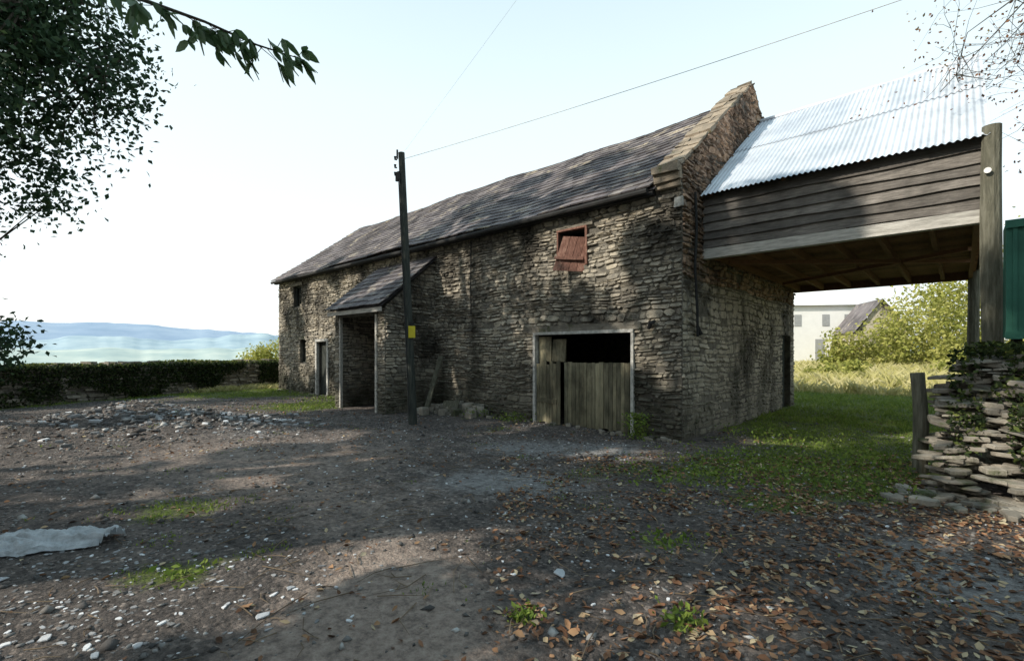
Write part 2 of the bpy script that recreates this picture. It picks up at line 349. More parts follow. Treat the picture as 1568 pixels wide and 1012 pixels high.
panel(mb,(0,8,-.1),(-1,0,0),(0,1,0),18,EH+.1)
mb.build('wall_core',M['mortar'],barn)
mb=MB();stones(mb,(-18,0,0),(1,0,0),(0,-1,0),18,EH-.02,fops);mb.build('front_wall_stones',M['stone'],barn)
mb=MB()
def gl(v):
    if v<5.05: return (0,8)
    d=(v-5.05)/(3.05/4);return (d,8-d)
stones(mb,(0,0,0),(0,1,0),(1,0,0),8,8.0,[(6.7,7.6,-.1,2.12)],gl,v0=3.0,dep=(.006,.06),sl=(.08,.3))
stones(mb,(-.45,0,0),(1,0,0),(0,-1,0),.45,5.05,v0=4.75)
mb.build('gable_wall_stones',M['gstone'],barn)
mb=MB();stones(mb,(0,0,0),(0,1,0),(1,0,0),8,3.0,[(6.7,7.6,-.1,2.12)],None,ch=(.06,.13),sl=(.1,.4),dep=(.004,.02));mb.build('gable_base_render',M['render'],barn)
mb=MB();stones(mb,(-18,8,0),(0,-1,0),(-1,0,0),8,7.5,(),lambda v:(0,8) if v<4.7 else ((v-4.7)/.74,8-(v-4.7)/.74),ch=(.08,.15),sl=(.15,.5));mb.build('end_wall_stones',M['stone'],barn)
mb=MB()
L=math.hypot(4,3.05)
for side in (0,1):
    s=-.12
    while s<L-.02:
        l=random.uniform(.14,.34);l=min(l,L-s)
        yy=s*4/L;zz=5.06+s*3.05/L;dy=l*4/L;dz=l*3.05/L
        x0=-.48+random.uniform(-.03,.03);xm=random.uniform(-.32,-.15);x1=.03+random.uniform(-.03,.03)
        for xa,xb in ((x0,xm),(xm+.01,x1)):
            t=random.uniform(.02,.065)
            if side==0: obox(mb,(xa,yy,zz),(xb-xa,0,0),(0,dy-.01,dz-.01),(0,-.03,t),j=.014)
            else: obox(mb,(xa,8-yy,zz),(xb-xa,0,0),(0,-dy+.01,dz-.01),(0,.03,t),j=.014)
        s+=l
box(mb,-.50,.02,-.22,-.05,4.88,5.03,j=.015);box(mb,-.49,.02,-.16,-.05,4.74,4.87,j=.015);box(mb,-.48,.01,-.10,-.05,4.62,4.73,j=.01)
mb.build('gable_coping',M['cope'],barn)
sl=math.hypot(4.2,3.05);S1=Vector((0,4.2,3.05))/sl;S2=Vector((0,-4.2,3.05))/sl
def sag(p):
    x,y,z=p
    return (x,y,z+.07*(math.sin(x*.55+.5)*.5-.3)+.02*math.sin(x*1.9+y))
mb=MB()
mb.add([(-18.15,-.2,4.66),(-.45,-.2,4.66),(-.45,4,7.70),(-18.15,4,7.70)],[(0,1,2,3)],.3)
mb.add([(-18.15,8.2,4.66),(-.45,8.2,4.66),(-.45,4,7.70),(-18.15,4,7.70)],[(0,1,2,3)],.3)
slates(mb,(-18.2,-.22,4.68),(1,0,0),S1,17.74,sl,.3,.27,.03)
slates(mb,(-18.2,8.22,4.68),(1,0,0),S2,17.74,sl,.3,.27,.03)
x=-18.2
while x<-.5:
    l=min(.45,-.46-x)
    for a0,a1 in ((-1.3,-.45),(-.45,.45),(.45,1.3)):
        p=[(x,4+.15*math.sin(a0),7.62+.15*math.cos(a0)),(x+l-.012,4+.15*math.sin(a0),7.62+.15*math.cos(a0)),(x+l-.012,4+.15*math.sin(a1),7.62+.15*math.cos(a1)),(x,4+.15*math.sin(a1),7.62+.15*math.cos(a1))]
        mb.add(p,[(0,1,2,3)],.7)
    x+=l
mb.build('tiled_roof',M['slate'],barn,warp=sag)
mb=MB();tube(mb,[(-18.1,-.27,4.60),(-9,-.27,4.57),(-.55,-.27,4.60)],[.055]*3,8,.5)
box(mb,-18.1,-.5,-.17,-.05,4.54,4.655,.4);mb.build('eave_shadow_gutter',M['dark'],barn)  # dark gutter and fascia added to stand for the eave's shadow edge
mb=MB()
box(mb,-3.50,-.95,-.08,.06,2.0,2.06,j=.006)
box(mb,-3.50,-3.44,-.07,.06,0,1.998,j=.004);box(mb,-1.01,-.95,-.07,.06,0,1.998,j=.004)
mb.build('door_frame',M['frame'],barn)
mb=MB();x=-3.42
while x<-2.72:
    w=.115;obox(mb,(x,-.03-(x+3.42)*.22,.05+random.uniform(-.03,.02)),(w-.008,-.025,0),(0,.03,0),(0,0,1.36+random.uniform(-.05,.03)));x+=w
x=-2.66
while x<-1.06:
    w=random.uniform(.08,.12);w=min(w,-1.03-x);box(mb,x,x+w-.008,.0+random.uniform(-.008,.008),.03,.03+random.uniform(-.03,.03),1.40+random.uniform(-.02,.01));x+=w
box(mb,-2.66,-1.04,.035,.08,.3,.42);box(mb,-2.66,-1.04,.035,.08,1.15,1.27)
obox(mb,(-3.42,.06,1.40),(.36,-.01,0),(0,.03,0),(0,0,.56),.6);obox(mb,(-3.05,.07,1.40),(.34,.03,0),(0,.03,0),(0.03,0,.5),.3)
obox(mb,(-3.40,-.05,.5),(.68,-.16,-.02),(0,.02,0),(0,0,.1),.3)
mb.build('barn_door',M['door'],barn)
mb=MB();box(mb,-3.8,-.8,-.05,.1,2.07,2.19,.3,.015);
for (a,b_,c_,d_) in fops[1:]:
    box(mb,a-18-.15,b_-18+.15,-.045,.1,d_+.003,d_+.12,.3,.01)
mb.build('lintels',M['rub'],barn)
mb=MB();box(mb,-5,-.5,3.9,4.0,0,3.0,.3);mb.build('inner_partition',M['mortar'],barn)
mb=MB();box(mb,-2.83,-2.04,-.06,.05,4.24,4.28,.5);box(mb,-2.08,-2.03,-.06,.05,3.46,4.24,.4);box(mb,-2.83,-2.79,-.05,.05,3.46,4.24,.2)
for i in range(4):
    o=Vector((-2.70+i*.142,-.36+i*.085,3.36-i*.012));obox(mb,o,(.134,.08,-.012),(0,.025,0),(.09,.26,.76))
obox(mb,(-2.68,-.31,3.6),(.54,.30,-.04),(0,-.03,0),(.005,.02,.07))
mb.build('rusty_shutter',M['rust'],barn)
mb=MB()
for (a,b_,c_,d_) in (fops[2],fops[3]):
    a-=18;b_-=18;m_=(a+b_)/2
    box(mb,a,a+.05,.1,.16,c_,d_);box(mb,b_-.05,b_,.1,.16,c_,d_);box(mb,a+.05,b_-.05,.1,.16,d_-.05,d_);box(mb,a+.05,b_-.05,.1,.16,c_,c_+.05);box(mb,m_-.02,m_+.02,.1,.15,c_+.05,d_-.05)
mb.build('window_frames',M['pole'],barn)
mb=MB();a,b_=-14.4,-13.5
box(mb,a-.06,a+.05,-.06,.05,0,2.02);box(mb,b_-.05,b_+.06,-.06,.05,0,2.02);box(mb,a-.06,b_+.06,-.07,.05,2.023,2.12)
mb.build('side_door_frame',M['frame'],barn)
mb=MB()
for i in range(6): box(mb,a+.06+i*.13,a+.18+i*.13,.12,.16,.02,1.98)
mb.build('side_door',M['pole'],barn)
mb=MB()
tube(mb,[(.07,.42,4.6),(.08,.45,3.9),(.07,.40,3.2),(.09,.46,2.4),(.08,.5,1.9)],[.025]*5,7,.5)
tube(mb,[(.09,.60,1.95),(.08,.5,2.1)],[.05,.03],7,.5)
tube(mb,[(-5.6,-.07,4.5),(-5.62,-.06,3.4),(-5.6,-.07,2.6)],[.015]*3,6,.5)
tube(mb,[(-.6,-.12,2.05),(-.55,-.14,2.15),(-.5,-.06,2.2)],[.03,.05,.03],7,.5)
mb.build('cable_and_pipe',M['dark'],barn)
mb=MB();box(mb,-.12,.04,-.09,-.05,4.25,4.42,j=.01);mb.build('bracket',M['frame'],barn)
mb=MB();box(mb,-.2,-.15,6.72,7.58,0,2.1);mb.build('passage_door',M['pole'],barn)
# ---- porch
mb=MB()
for x0,x1 in ((-7.55,-7.2),(-9.85,-9.6)):
    vs=[(x0,-1.6,-.1),(x1,-1.6,-.1),(x1,-.0,-.1),(x0,0,-.1),(x0,-1.6,2.8),(x1,-1.6,2.8),(x1,0,4.2),(x0,0,4.2)]
    mb.add(vs,BF,.5)
box(mb,-9.6,-7.55,-1.6,-1.3,2.62,2.8,.5)
mb.build('porch_wall_core',M['mortar'],barn)
mb=MB()
stones(mb,(-7.2,-1.6,0),(0,1,0),(1,0,0),1.6,4.15,(),lambda v:(0,1.6) if v<2.8 else ((v-2.8)*1.6/1.4,1.6))
stones(mb,(-7.55,-1.6,0),(1,0,0),(0,-1,0),.35,2.8,(),sl=(.12,.35));stones(mb,(-9.85,-1.6,0),(1,0,0),(0,-1,0),.25,2.8,(),sl=(.1,.25))
stones(mb,(-9.6,-1.6,0),(0,1,0),(1,0,0),1.6,2.8)
mb.build('porch_wall_stones',M['stone'],barn)
mb=MB();S=Vector((0,1.85,1.5));l=S.length;S/=l
mb.add([(-9.95,-1.8,2.79),(-7.08,-1.8,2.79),(-7.08,0,4.25),(-9.95,0,4.25)],[(0,1,2,3)],.3)
slates(mb,(-9.98,-1.83,2.81),(1,0,0),S,2.92,l-.05,.28,.25,.022)
mb.build('porch_roof',M['slate'],barn)
mb=MB();box(mb,-9.95,-7.1,-1.80,-1.765,2.66,2.775,.6);box(mb,-7.64,-7.555,-1.64,-1.55,0,2.62,.5);box(mb,-9.595,-9.52,-1.62,-1.54,0,2.62,.2)
mb.build('porch_timber',M['beam'],barn)
mb=MB();
for i in range(8): box(mb,-9.05+i*.12,-8.94+i*.12,.1,.14,0,2.03)
mb.build('porch_inner_door',M['pole'],barn)
# ---- link (covered passage)
L0,L1=.03,4.0
mb=MB()
for i in range(6):
    z=3.62+i*.165
    n=22;vs=[];fs=[]
    for k in range(n+1):
        x=L0+(L1-L0)*k/n;w=.010*math.sin(k*.5+i*2)+random.uniform(-.004,.004)
        if k>15 and i==4: w-=.02*(k-15)/7
        vs+=[(x,.95-.07,z+w),(x,.95-.04,z+w),(x,.95-.0,z+.2),(x,.95-.025,z+.2)]
    for k in range(n):
        for q in range(4): fs.append((k*4+q,k*4+(q+1)%4,(k+1)*4+(q+1)%4,(k+1)*4+q))
    mb.add(vs,fs,[.65,.35,.85,.45,.7,.2][i])
mb.build('weatherboard_front',M['dkwood'],barn)
mb=MB()
for i in range(6):
    z=3.62+i*.165;obox(mb,(L1+.02,1.15,z),(0,6.7,0),(.02,0,0),(-.02,0,.19))
    obox(mb,(L0,7.98,z),(3.95,0,0),(0,.02,0),(0,-.02,.19))
mb.add([(L1-.1,1,4.6),(L1-.1,8,4.6),(L1-.1,4.5,7.15)],[(0,1,2)],.4)
mb.build('weatherboard_sides',M['dkwood'],barn)
mb=MB();box(mb,L0,L1-.06,.86,1.02,3.42,3.60,.4,.006);mb.build('front_beam',M['beam'],barn)
mb=MB()
box(mb,L0,L1,7.85,8.0,3.40,3.6,.3)
y=1.05
while y<7.8:
    box(mb,.05,3.98,y,y+.17,3.585,3.615);y+=.178
for x in (.15,.75,1.4,2.05,2.7,3.35,3.85): box(mb,x,x+.07,1.03,7.84,3.43,3.58)
obox(mb,(.3,1.5,3.36),(3.5,3,0),(.05,-.06,0),(0,0,.07));obox(mb,(.3,5.5,3.36),(3.5,-2.6,0),(.05,.06,0),(0,0,.07))
mb.build('passage_deck',M['deck'],barn)
def rpost(mb,x,y,h,r,seed=0,lean=(0,0)):
    pts=[];rr=[]
    for i in range(9):
        t=i/8;pts.append((x+lean[0]*t+.015*math.sin(seed+t*5),y+lean[1]*t+.01*math.cos(seed+t*4),-.1+(h+.1)*t));rr.append(r*(1.05-.1*t)*(1+.04*math.sin(seed*2+t*9)))
    tube(mb,pts,rr,12,.5)
mb=MB();rpost(mb,4.03,.83,4.72,.115,1);rpost(mb,3.95,7.9,4.6,.12,3);mb.build('passage_posts',M['post'],barn)
mb=MB();tube(mb,[(3.98,.73,4.08),(3.98,.67,4.08)],[.03,.04],10,.5);mb.build('insulator',M['white'],barn)
def corr(name,x0,x1,ye,ze,yr,zr):
    L=math.hypot(yr-ye,zr-ze);sy,sz=(yr-ye)/L,(zr-ze)/L;ny_=-abs(sz) if yr>ye else abs(sz);nz_=abs(sy)
    V=[];F=[];rr=[]
    nv=10;cnt=0
    for (a,b_,lift) in ((0,.56,0.0),(.52,1.0,.014)):
        for sh in range(6):
            ua=x0+(x1-x0)*sh/6-.03;ub=x0+(x1-x0)*(sh+1)/6+.03;m_=int((ub-ua)/.085*8)
            o=cnt;rv=random.random();jl=random.uniform(-.025,.025) if a==0 else 0
            for j in range(nv+1):
                s=(a+(b_-a)*j/nv)*L+(jl if j==0 else 0)
                for i in range(m_+1):
                    x=ua+(ub-ua)*i/m_;h=.013*math.sin(2*math.pi*x/.085)+lift+.002*(sh%2)+.015*math.sin(x*1.3+s)
                    V.append((x,ye+sy*s+ny_*h,ze+sz*s+nz_*h));rr.append(rv);cnt+=1
            for j in range(nv):
                for i in range(m_):
                    q=o+j*(m_+1)+i;F.append((q,q+1,q+m_+2,q+m_+1))
    build_np(name,np.array(V),np.array(F),np.array(rr),M['tin'],barn,True)
RH=7.34
corr('corrugated_roof_front',.07,3.98,.72,4.60,4.5,RH)
corr('corrugated_roof_back',.07,3.98,8.24,4.62,4.5,RH)
mb=MB();tube(mb,[(.06,4.5,RH),(4.0,4.5,RH)],[.06,.06],10,.5);mb.build('ridge_cap',M['tin'],barn)
mb=MB()
for x in (.15,1.4,2.6,3.8):
    obox(mb,(x,.95,4.58),(.06,0,0),(0,3.5,2.5),(0,-.06,.08));obox(mb,(x,8.05,4.58),(.06,0,0),(0,-3.5,2.5),(0,.06,.08))
mb.build('rafters',M['deck'],barn)
# ---------------------------------------------------------------- rubble at wall base
def rock(mb,c,s,rot=None,r=None):
    n=7;rot=random.uniform(0,6.28) if rot is None else rot;ca,sa=math.cos(rot),math.sin(rot)
    ring=[];tilt=(random.uniform(-.15,.15),random.uniform(-.15,.15));ph0=random.random()
    vs=[]
    for zz,sc_ in ((0,.94),(.2,1.0),(.85,.97),(1,.86)):
        for i in range(n):
            a=2*math.pi*(i+ph0)/n
            if zz==0: ring.append(random.uniform(.65,1.25))
            px=math.copysign(abs(math.cos(a))**.7,math.cos(a))*ring[i]*sc_*s[0]/2;py=math.copysign(abs(math.sin(a))**.7,math.sin(a))*ring[i]*sc_*s[1]/2
            vs.append((c[0]+px*ca-py*sa,c[1]+px*sa+py*ca,c[2]+zz*s[2]+px*tilt[0]+py*tilt[1]))
    fs=[tuple(range(n-1,-1,-1)),tuple(3*n+i for i in range(n))]
    for q in range(3):
        for i in range(n): fs.append((q*n+i,q*n+(i+1)%n,(q+1)*n+(i+1)%n,(q+1)*n+i))
    mb.add(vs,fs,r)
mb=MB()
for i in range(80):
    x=random.uniform(-7.0,-4.9);y=-abs(random.gauss(0,.28))-.1;s=random.uniform(.08,.36)
    rock(mb,(x,y,float(gz(x,y))-.02+random.uniform(0,.22)*max(0,1+y*2)),(s,s*random.uniform(.5,1),s*random.uniform(.3,.8)))
for i in range(160):
    x=random.uniform(-18,0);y=-abs(random.gauss(0,.18))-.04;s=random.uniform(.03,.14)
    rock(mb,(x,y,float(gz(x,y))-.01),(s,s*.8,s*.5))
mb.build('fallen_stone_heap',M['rub'])
mb=MB();obox(mb,(-6.75,-.75,0),(.14,.03,0),(0,.03,0),(-.03,.55,1.5),.1);obox(mb,(-6.2,-.6,.0),(.55,.05,.05),(0,.03,0),(0,.12,.35),.3)
mb.build('leaning_board',M['post'])
# ---------------------------------------------------------------- stone pile at right
mb=MB()
def ph(x,y):
    e=1.55 if x>3.75 else 1.45
    return min(e,max(0,.28+(y+1.35)*1.35+.15*math.sin(x*3)))*min(1,max(0,(x-3.4)/.25+.2))
for lay in range(38):
    z=lay*.042
    for i in range(50):
        x=random.uniform(3.5,5.8);y=random.uniform(-1.45,.15)
        if z<ph(x,y) and (z>ph(x,y)-.5 or y>-.2):
            s=random.uniform(.14,.46);rock(mb,(x,y,z+random.uniform(-.015,.015)),(s,s*random.uniform(.35,.75),random.uniform(.02,.065)),rot=random.gauss(0,.9))
for i in range(90):
    x=random.uniform(3.1,4.6);y=random.uniform(-1.9,-1.1);s=random.uniform(.06,.26)
    rock(mb,(x,y,float(gz(x,y))),(s,s*.6,s*.25))
mb.build('dry_stone_wall',M['rub'])
mb=MB();rpost(mb,3.32,-.05,1.33,.085,5,(-.03,0));mb.build('fence_post',M['post'])
nI=4600
c=np.stack([R.uniform(3.6,5.2,nI),R.uniform(-1.3,.2,nI),np.zeros(nI)],1)
c[:,2]=np.array([ph(x,y) for x,y in c[:,:2]])+R.uniform(-.02,.18,nI)
keep=fbm(c[:,0]*3,c[:,1]*3,4)>.46
V,F=leaves(c[keep],R.uniform(.03,.09,keep.sum()),.6);build_np('ivy_on_wall',V,F,np.repeat(R.rand(keep.sum())*.75,4),M['leafg'])
tank=empty('green_storage_tank');mb=MB()
box(mb,4.13,6.6,.15,.72,1.8,3.24,.5)
for i in range(8): box(mb,4.19+i*.30,4.23+i*.30,.128,.149,1.86,3.16,.3)
box(mb,4.12,6.63,.11,.127,3.16,3.26,.6);box(mb,4.12,6.63,.11,.127,1.77,1.86,.2)
mb.build('tank_body',M['green'],tank)
mb=MB()
for x in (4.2,6.4):
    for y in (.2,.6): box(mb,x,x+.08,y,y+.08,-.05,1.797,.5)
mb.build('tank_legs',M['dark'],tank)
# ---------------------------------------------------------------- utility pole + wires
pole=empty('utility_pole')
bx,by=W(-2.21,10.8);tx,ty=W(-2.47,10.8)
mb=MB();tube(mb,[(bx,by,-.1),((bx+tx)/2,(by+ty)/2,3),(tx,ty,6.05)],[.10,.085,.07],14,.5);mb.build('pole_shaft',M['pole'],pole)
U_=Vector((.734,.679,0));mb=MB()
P=Vector((tx,ty,0))
for z in (5.55,5.72,5.9):
    tube(mb,[P+U_*(-.10)+Vector((0,0,z)),P+U_*(-.14)+Vector((0,0,z)),P+U_*(-.14)+Vector((0,0,z+.07))],[.02,.02,.03],7,.5)
box(mb,tx-.06,tx+.06,ty-.12,ty-.07,5.4,5.6,.5)
tube(mb,[P+Vector((-.03,-.09,6.1)),P+Vector((-.03,-.09,5.9))],[.02,.02],6,.5)
mb.build('pole_fittings',M['dark'],pole)
mx,my=W(-2.215,10.69);Nf=Vector((.679,-.734,0));mb=MB();o=Vector((mx,my,1.93))-U_*.075
obox(mb,o,U_*.15,Nf*.006,(0,0,.26),.5);mb.build('warning_sign',M['yellow'],pole)
mb=MB();o=Vector((mx,my,2.21))-U_*.05;obox(mb,o,U_*.1,Nf*.006,(0,0,.07),.5)
tube(mb,[(bx+.0,by-.10,0.2),(tx+.02,ty-.09,5.5)],[.012,.012],6,.5);mb.build('pole_cable',M['dark'],pole)
def wire(mb,a,b_,sagv,r=.008):
    a,b_=Vector(a),Vector(b_);pts=[a.lerp(b_,t/20)-Vector((0,0,sagv*4*(t/20)*(1-t/20))) for t in range(21)]
    tube(mb,pts,[r]*21,5,.5,False)
mb=MB()
ex,ey=W(8.6,3.6);wire(mb,(tx,ty,5.9),(ex,ey,6.2),.12,.0045)
ex,ey=W(1.75,3.0);wire(mb,(tx,ty,6.0),(ex,ey,6.15),.03,.0012)
wire(mb,(tx,ty,5.75),(-22,9,6.3),.3,.0025)
mb.build('overhead_wires',M['beam'],pole)
# ---------------------------------------------------------------- boundary wall + hedge
A=Vector((-13.5,-15.95,0));B=Vector((-24.5,10.6,0));U=(B-A);Lw=U.length;U.normalize();N=Vector((-U.y,U.x,0))
if N.x<0: N=-N
bw=empty('boundary_wall')
mb=MB();obox(mb,A-N*.5+Vector((0,0,-.4)),U*Lw,N*.5,(0,0,1.5),.5);mb.build('wall_core_boundary',M['mortar'],bw)
mb=MB();stones(mb,A,U,N,Lw,1.1,ch=(.06,.14),sl=(.12,.4),dep=(.015,.09))
s=0
while s<Lw:
    l=random.uniform(.1,.22)
    if random.random()>.15: obox(mb,A+U*s-N*.5+Vector((0,0,1.10)),U*(l-.015),N*.52,(0,0,random.uniform(.04,.2)),j=.02)
    s+=l
mb.build('wall_stones_boundary',M['rub'],bw)
n=20000;s=R.uniform(0,Lw,n);w=R.normal(-.3,.3,n);k=fbm(s*.5,s*0,2);h=1.12+R.rand(n)*(.05+.32*np.clip(k-.25,0,1))
c=np.array([[*(A+U*a+N*b_)[:2],q] for a,b_,q in zip(s,w,h)]);kk=fbm(s*1.3,w*0+3,7)+R.rand(n)*.3>.36;c=c[kk]
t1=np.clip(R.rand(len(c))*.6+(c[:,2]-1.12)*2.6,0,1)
n=42000;s=R.uniform(0,Lw,n);h=R.uniform(0,1.2,n);w=.06+np.abs(R.normal(0,.08,n))
c2=np.array([[*(A+U*a+N*b_)[:2],q] for a,b_,q in zip(s,w,h)]);kk=fbm(s*.9,h*1.4,17)+R.rand(n)*.15+(h-.6)*.15>.46;c2=c2[kk]
c=np.concatenate([c,c2]);t1=np.concatenate([t1,R.rand(len(c2))*.55])
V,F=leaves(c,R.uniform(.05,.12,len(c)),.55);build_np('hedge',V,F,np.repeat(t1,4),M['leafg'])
# ---------------------------------------------------------------- trees
def clumpleaves(name,C,per,rc,squash,ls,lm,e,rg,ball=True):
    rr=rg.uniform(.6,1.35,len(C))*rc
    if ball:
        d=rg.normal(size=(len(C)*per,3));d/=np.linalg.norm(d,axis=1)[:,None];d*=rg.rand(len(d),1)**.45
        c=np.repeat(C,per,0)+d*np.repeat(rr,per)[:,None]*np.array([1,1,squash])
    else: c=np.repeat(C,per,0)+rg.normal(size=(len(C)*per,3))*np.repeat(rr,per)[:,None]*np.array([.55,.55,.55*squash])
    L=rg.uniform(.7,1.25,len(c))*ls
    V,F=leaves(c,L,.6,.4,rg)
    tone=np.clip(np.repeat(rg.rand(len(C)),per)*.6+rg.rand(len(c))*.5-.05,0,1)
    build_np(name,V,F,np.repeat(tone,4),lm,e)
def tree(name,bx,by,Rr,zc,Rz,ncl,per,ls,seed,lm,rc=.75,squash=.55,tr=.22,fn=None,extra=None,tw=0,br=1.0,ball=True):
    rg=np.random.RandomState(seed);e=empty(name);z0=float(gz(bx,by))
    mb=MB();top=Vector((bx,by,zc+Rz*.6));b0=Vector((bx,by,z0-.1))
    tp=[b0.lerp(top,t/7)+Vector((math.sin(seed+t)*.12,math.cos(seed*2+t)*.12,0))*(t>0) for t in range(8)]
    tube(mb,tp,[tr*(1.25 if i==0 else 1)*(1-i/8.5) for i in range(8)],10,.5)
    q=rg.normal(size=(ncl,3));q/=np.linalg.norm(q,axis=1)[:,None];q*=(rg.rand(ncl,1)**.42)
    C=q*np.array([Rr,Rr,Rz])+np.array([bx,by,zc])
    if fn is not None: C=C[[bool(fn(p)) for p in C]]
    limbs=[]
    for i in range(11):
        j=rg.randint(len(C));s=tp[2+rg.randint(5)];t=Vector(C[j]);m1=s.lerp(t,.5)+Vector((0,0,.5))
        P=[s,s.lerp(m1,.6),m1,m1.lerp(t,.6),t];tube(mb,P,[tr*.4*br,tr*.32*br,tr*.24*br,tr*.14*br,.01],6,.5);limbs+=P[1:]
    CC=C
    if extra is not None:
        for (s,ctr) in extra[0]:
            P=[Vector(s),Vector(s).lerp(Vector(ctr),.5)+Vector((0,0,.5)),Vector(ctr)];tube(mb,P,[.08,.05,.015],6,.5);limbs+=P
        CC=np.concatenate([C,extra[1]])
    La=np.array([list(p) for p in limbs])
    for p in CC:
        d=np.linalg.norm(La-p,axis=1);s=Vector(La[d.argmin()]);t=Vector(p);m1=s.lerp(t,.5)+Vector(rg.normal(size=3)*.15)
        tube(mb,[s,m1,t],[.028*br,.016*br,.006*br],4,.5,False)
        for k in range(tw):
            e1=m1.lerp(t,rg.rand());dd=Vector(rg.normal(size=3)*rc*.7);m2=e1+dd*.5+Vector(rg.normal(size=3)*.06)
            tube(mb,[e1,m2,e1+dd],[.005,.0035,.0015],3,.5,False)
    mb.build('trunk_and_limbs',M['bark'],e)
    clumpleaves('foliage',C,per,rc,squash,ls,lm,e,rg,ball)
    if extra is not None: clumpleaves('outer_foliage',extra[1],extra[2],.62,.85,.12,lm,e,rg,False)
    return e
rg=np.random.RandomState(5);ex=[];lm_=[]
for i in range(13):
    r=-7.5-rg.rand()*2.7;f=rg.uniform(7.6,9.6);zt=rg.uniform(6.8,9.8);x,y=W(r,f)
    lm_.append(((-10.5,-11,zt-1),(x,y,zt)))
    z=zt
    while z>3.3+rg.rand()*1.3+(r+9.6)*1.1:
        r+=rg.normal(-.02,.18);f+=rg.normal(0,.16);x,y=W(r,f);ex.append((x,y,z));z-=.46
for (r,f,z) in [(-9.6,9.2,1.75),(-9.8,9.3,2.0),(-9.9,9.3,1.6)]:
    x,y=W(r,f);ex.append((x,y,z))
x,y=W(-9.8,9.2);lm_.append(((-11.3,-10,3.0),(x,y,1.9)))
T=tree
T('broadleaf_tree',-11.8,-12.9,4.4,12.2,6.6,31,520,.29,11,M['leafd'],rc=.85,squash=.8,tr=.32,extra=(lm_,np.array(ex),150))
T('broadleaf_tree',-19.2,-13.5,4.2,11.6,6.2,20,520,.30,12,M['leafd'],rc=.9,tr=.3)
T('broadleaf_tree',-4.6,-15.2,4.6,10.6,6.0,27,520,.30,13,M['leafd'],rc=.9,squash=.8,tr=.3)
T('broadleaf_tree',1.2,-16.5,4.4,9.0,4.0,17,480,.30,14,M['leafd'],rc=.9)
T('broadleaf_tree',-8.6,-17.2,4.2,14.0,5.2,27,500,.30,15,M['leafd'],rc=.95,tr=.34)
T('broadleaf_tree',-1.6,-12.8,2.8,5.6,2.0,7,400,.2,16,M['leafd'],rc=.65,tr=.14)
x,y=W(9.2,6.2)
T('autumn_tree',x,y,3.9,7.3,3.0,120,46,.06,17,M['leafr'],rc=.7,squash=1,tr=.13,tw=8,br=.35,fn=lambda p:(p[0]-3.71)*.734+(p[1]+8.56)*.679>5.3,ball=False)
rg=np.random.RandomState(77);C=[]
for i in range(150):
    t=rg.rand();x=-30+60*t;y=-27+rg.normal(0,1.5);C.append((x,y,rg.uniform(.5,12.5)))
for i in range(100):
    t=rg.rand();x=15+rg.normal(0,1.2)+2*t;y=-26+26*t;C.append((x,y,rg.uniform(.5,11)))
C=np.array(C);wd=empty('added_shade_trees');clumpleaves('foliage',C,120,1.9,1.0,.75,M['leafd'],wd,rg)  # unseen tree belts added behind and right of camera to darken ambient light
mb=MB()
for i in range(26):
    p=C[rg.randint(len(C))];tube(mb,[(p[0],p[1],-.5),(p[0]+rg.normal(0,.3),p[1],5),(p[0]+rg.normal(0,.5),p[1],10)],[.22,.17,.06],7,.5)
mb.build('shade_belt_trunks',M['bark'],wd)
ash=empty('ash_tree');mb=MB();a0=Vector((*W(-6.5,-1.2),-.1))
tube(mb,[a0,a0+Vector((.1,0,2.5)),a0+Vector((0,.2,5.2)),a0+Vector((.2,0,8))],[.26,.22,.17,.06],10,.5)
pl=[a0+Vector((0,.1,3.6)),Vector((*W(-4.7,.6),4.3)),Vector((*W(-3.1,1.9),4.0)),Vector((*W(-2.05,2.5),3.47)),Vector((*W(-1.6,2.52),3.32)),Vector((*W(-1.33,2.52),3.20)),Vector((*W(-1.08,2.52),3.12))]
tube(mb,pl,[.09,.06,.03,.012,.007,.005,.002],7,.5)
def nearleaf(p,d,L,w,Vs,Fs,rs):
    d=Vector(d).normalized();sd=d.cross(Vector((random.uniform(-1,1),random.uniform(-1,1),random.uniform(-.3,1)))).normalized();n_=d.cross(sd)
    o=len(Vs);P=Vector(p);ts=[(0,.0),(.2,.7),(.5,1),(.8,.6),(1,0)]
    for t,ww in ts:
        c_=P+d*L*t+Vector((0,0,-.18*L*t*t))
        Vs.append(c_);Vs.append(c_+sd*w*ww*.5+n_*.12*w);Vs.append(c_-sd*w*ww*.5+n_*.12*w)
    for i in range(4):
        Fs.append((o+3*i,o+3*i+3,o+3*i+4,o+3*i+1));Fs.append((o+3*i,o+3*i+2,o+3*i+5,o+3*i+3))
    r_=random.random();rs.extend([r_]*15)
Vs=[];Fs=[];rs=[]
for i in range(2,6):
    nn={2:12,3:15,4:12,5:11}[i]
    for k in range(nn):
        p=pl[i].lerp(pl[i+1],(k+.3)/nn)
        st=p+Vector((random.gauss(0,.04),random.gauss(0,.04),random.gauss(-.02,.03)))
        tube(mb,[p,st],[.002,.0015],4,.5,False)
        for q in range(3 if i>2 else 5):
            d=(pl[i+1]-pl[i]).normalized()*.6+Vector((random.gauss(0,.45),random.gauss(0,.45),-.5+random.gauss(0,.35)))
            nearleaf(st,d,random.uniform(.07,.125),random.uniform(.028,.044),Vs,Fs,rs)
mb.build('trunk_and_limb',M['bark'],ash)
build_np('leaves',np.array([list(v) for v in Vs]),np.array(Fs),np.array(rs),M['leafn'],ash)
c=np.array([list(a0+Vector((0,0,7)))])+R.normal(size=(1800,3))*np.array([1.3,1.3,1.0])
V,F=leaves(c,R.uniform(.1,.2,len(c)));build_np('foliage',V,F,np.repeat(R.rand(len(c)),4),M['leafd'],ash)
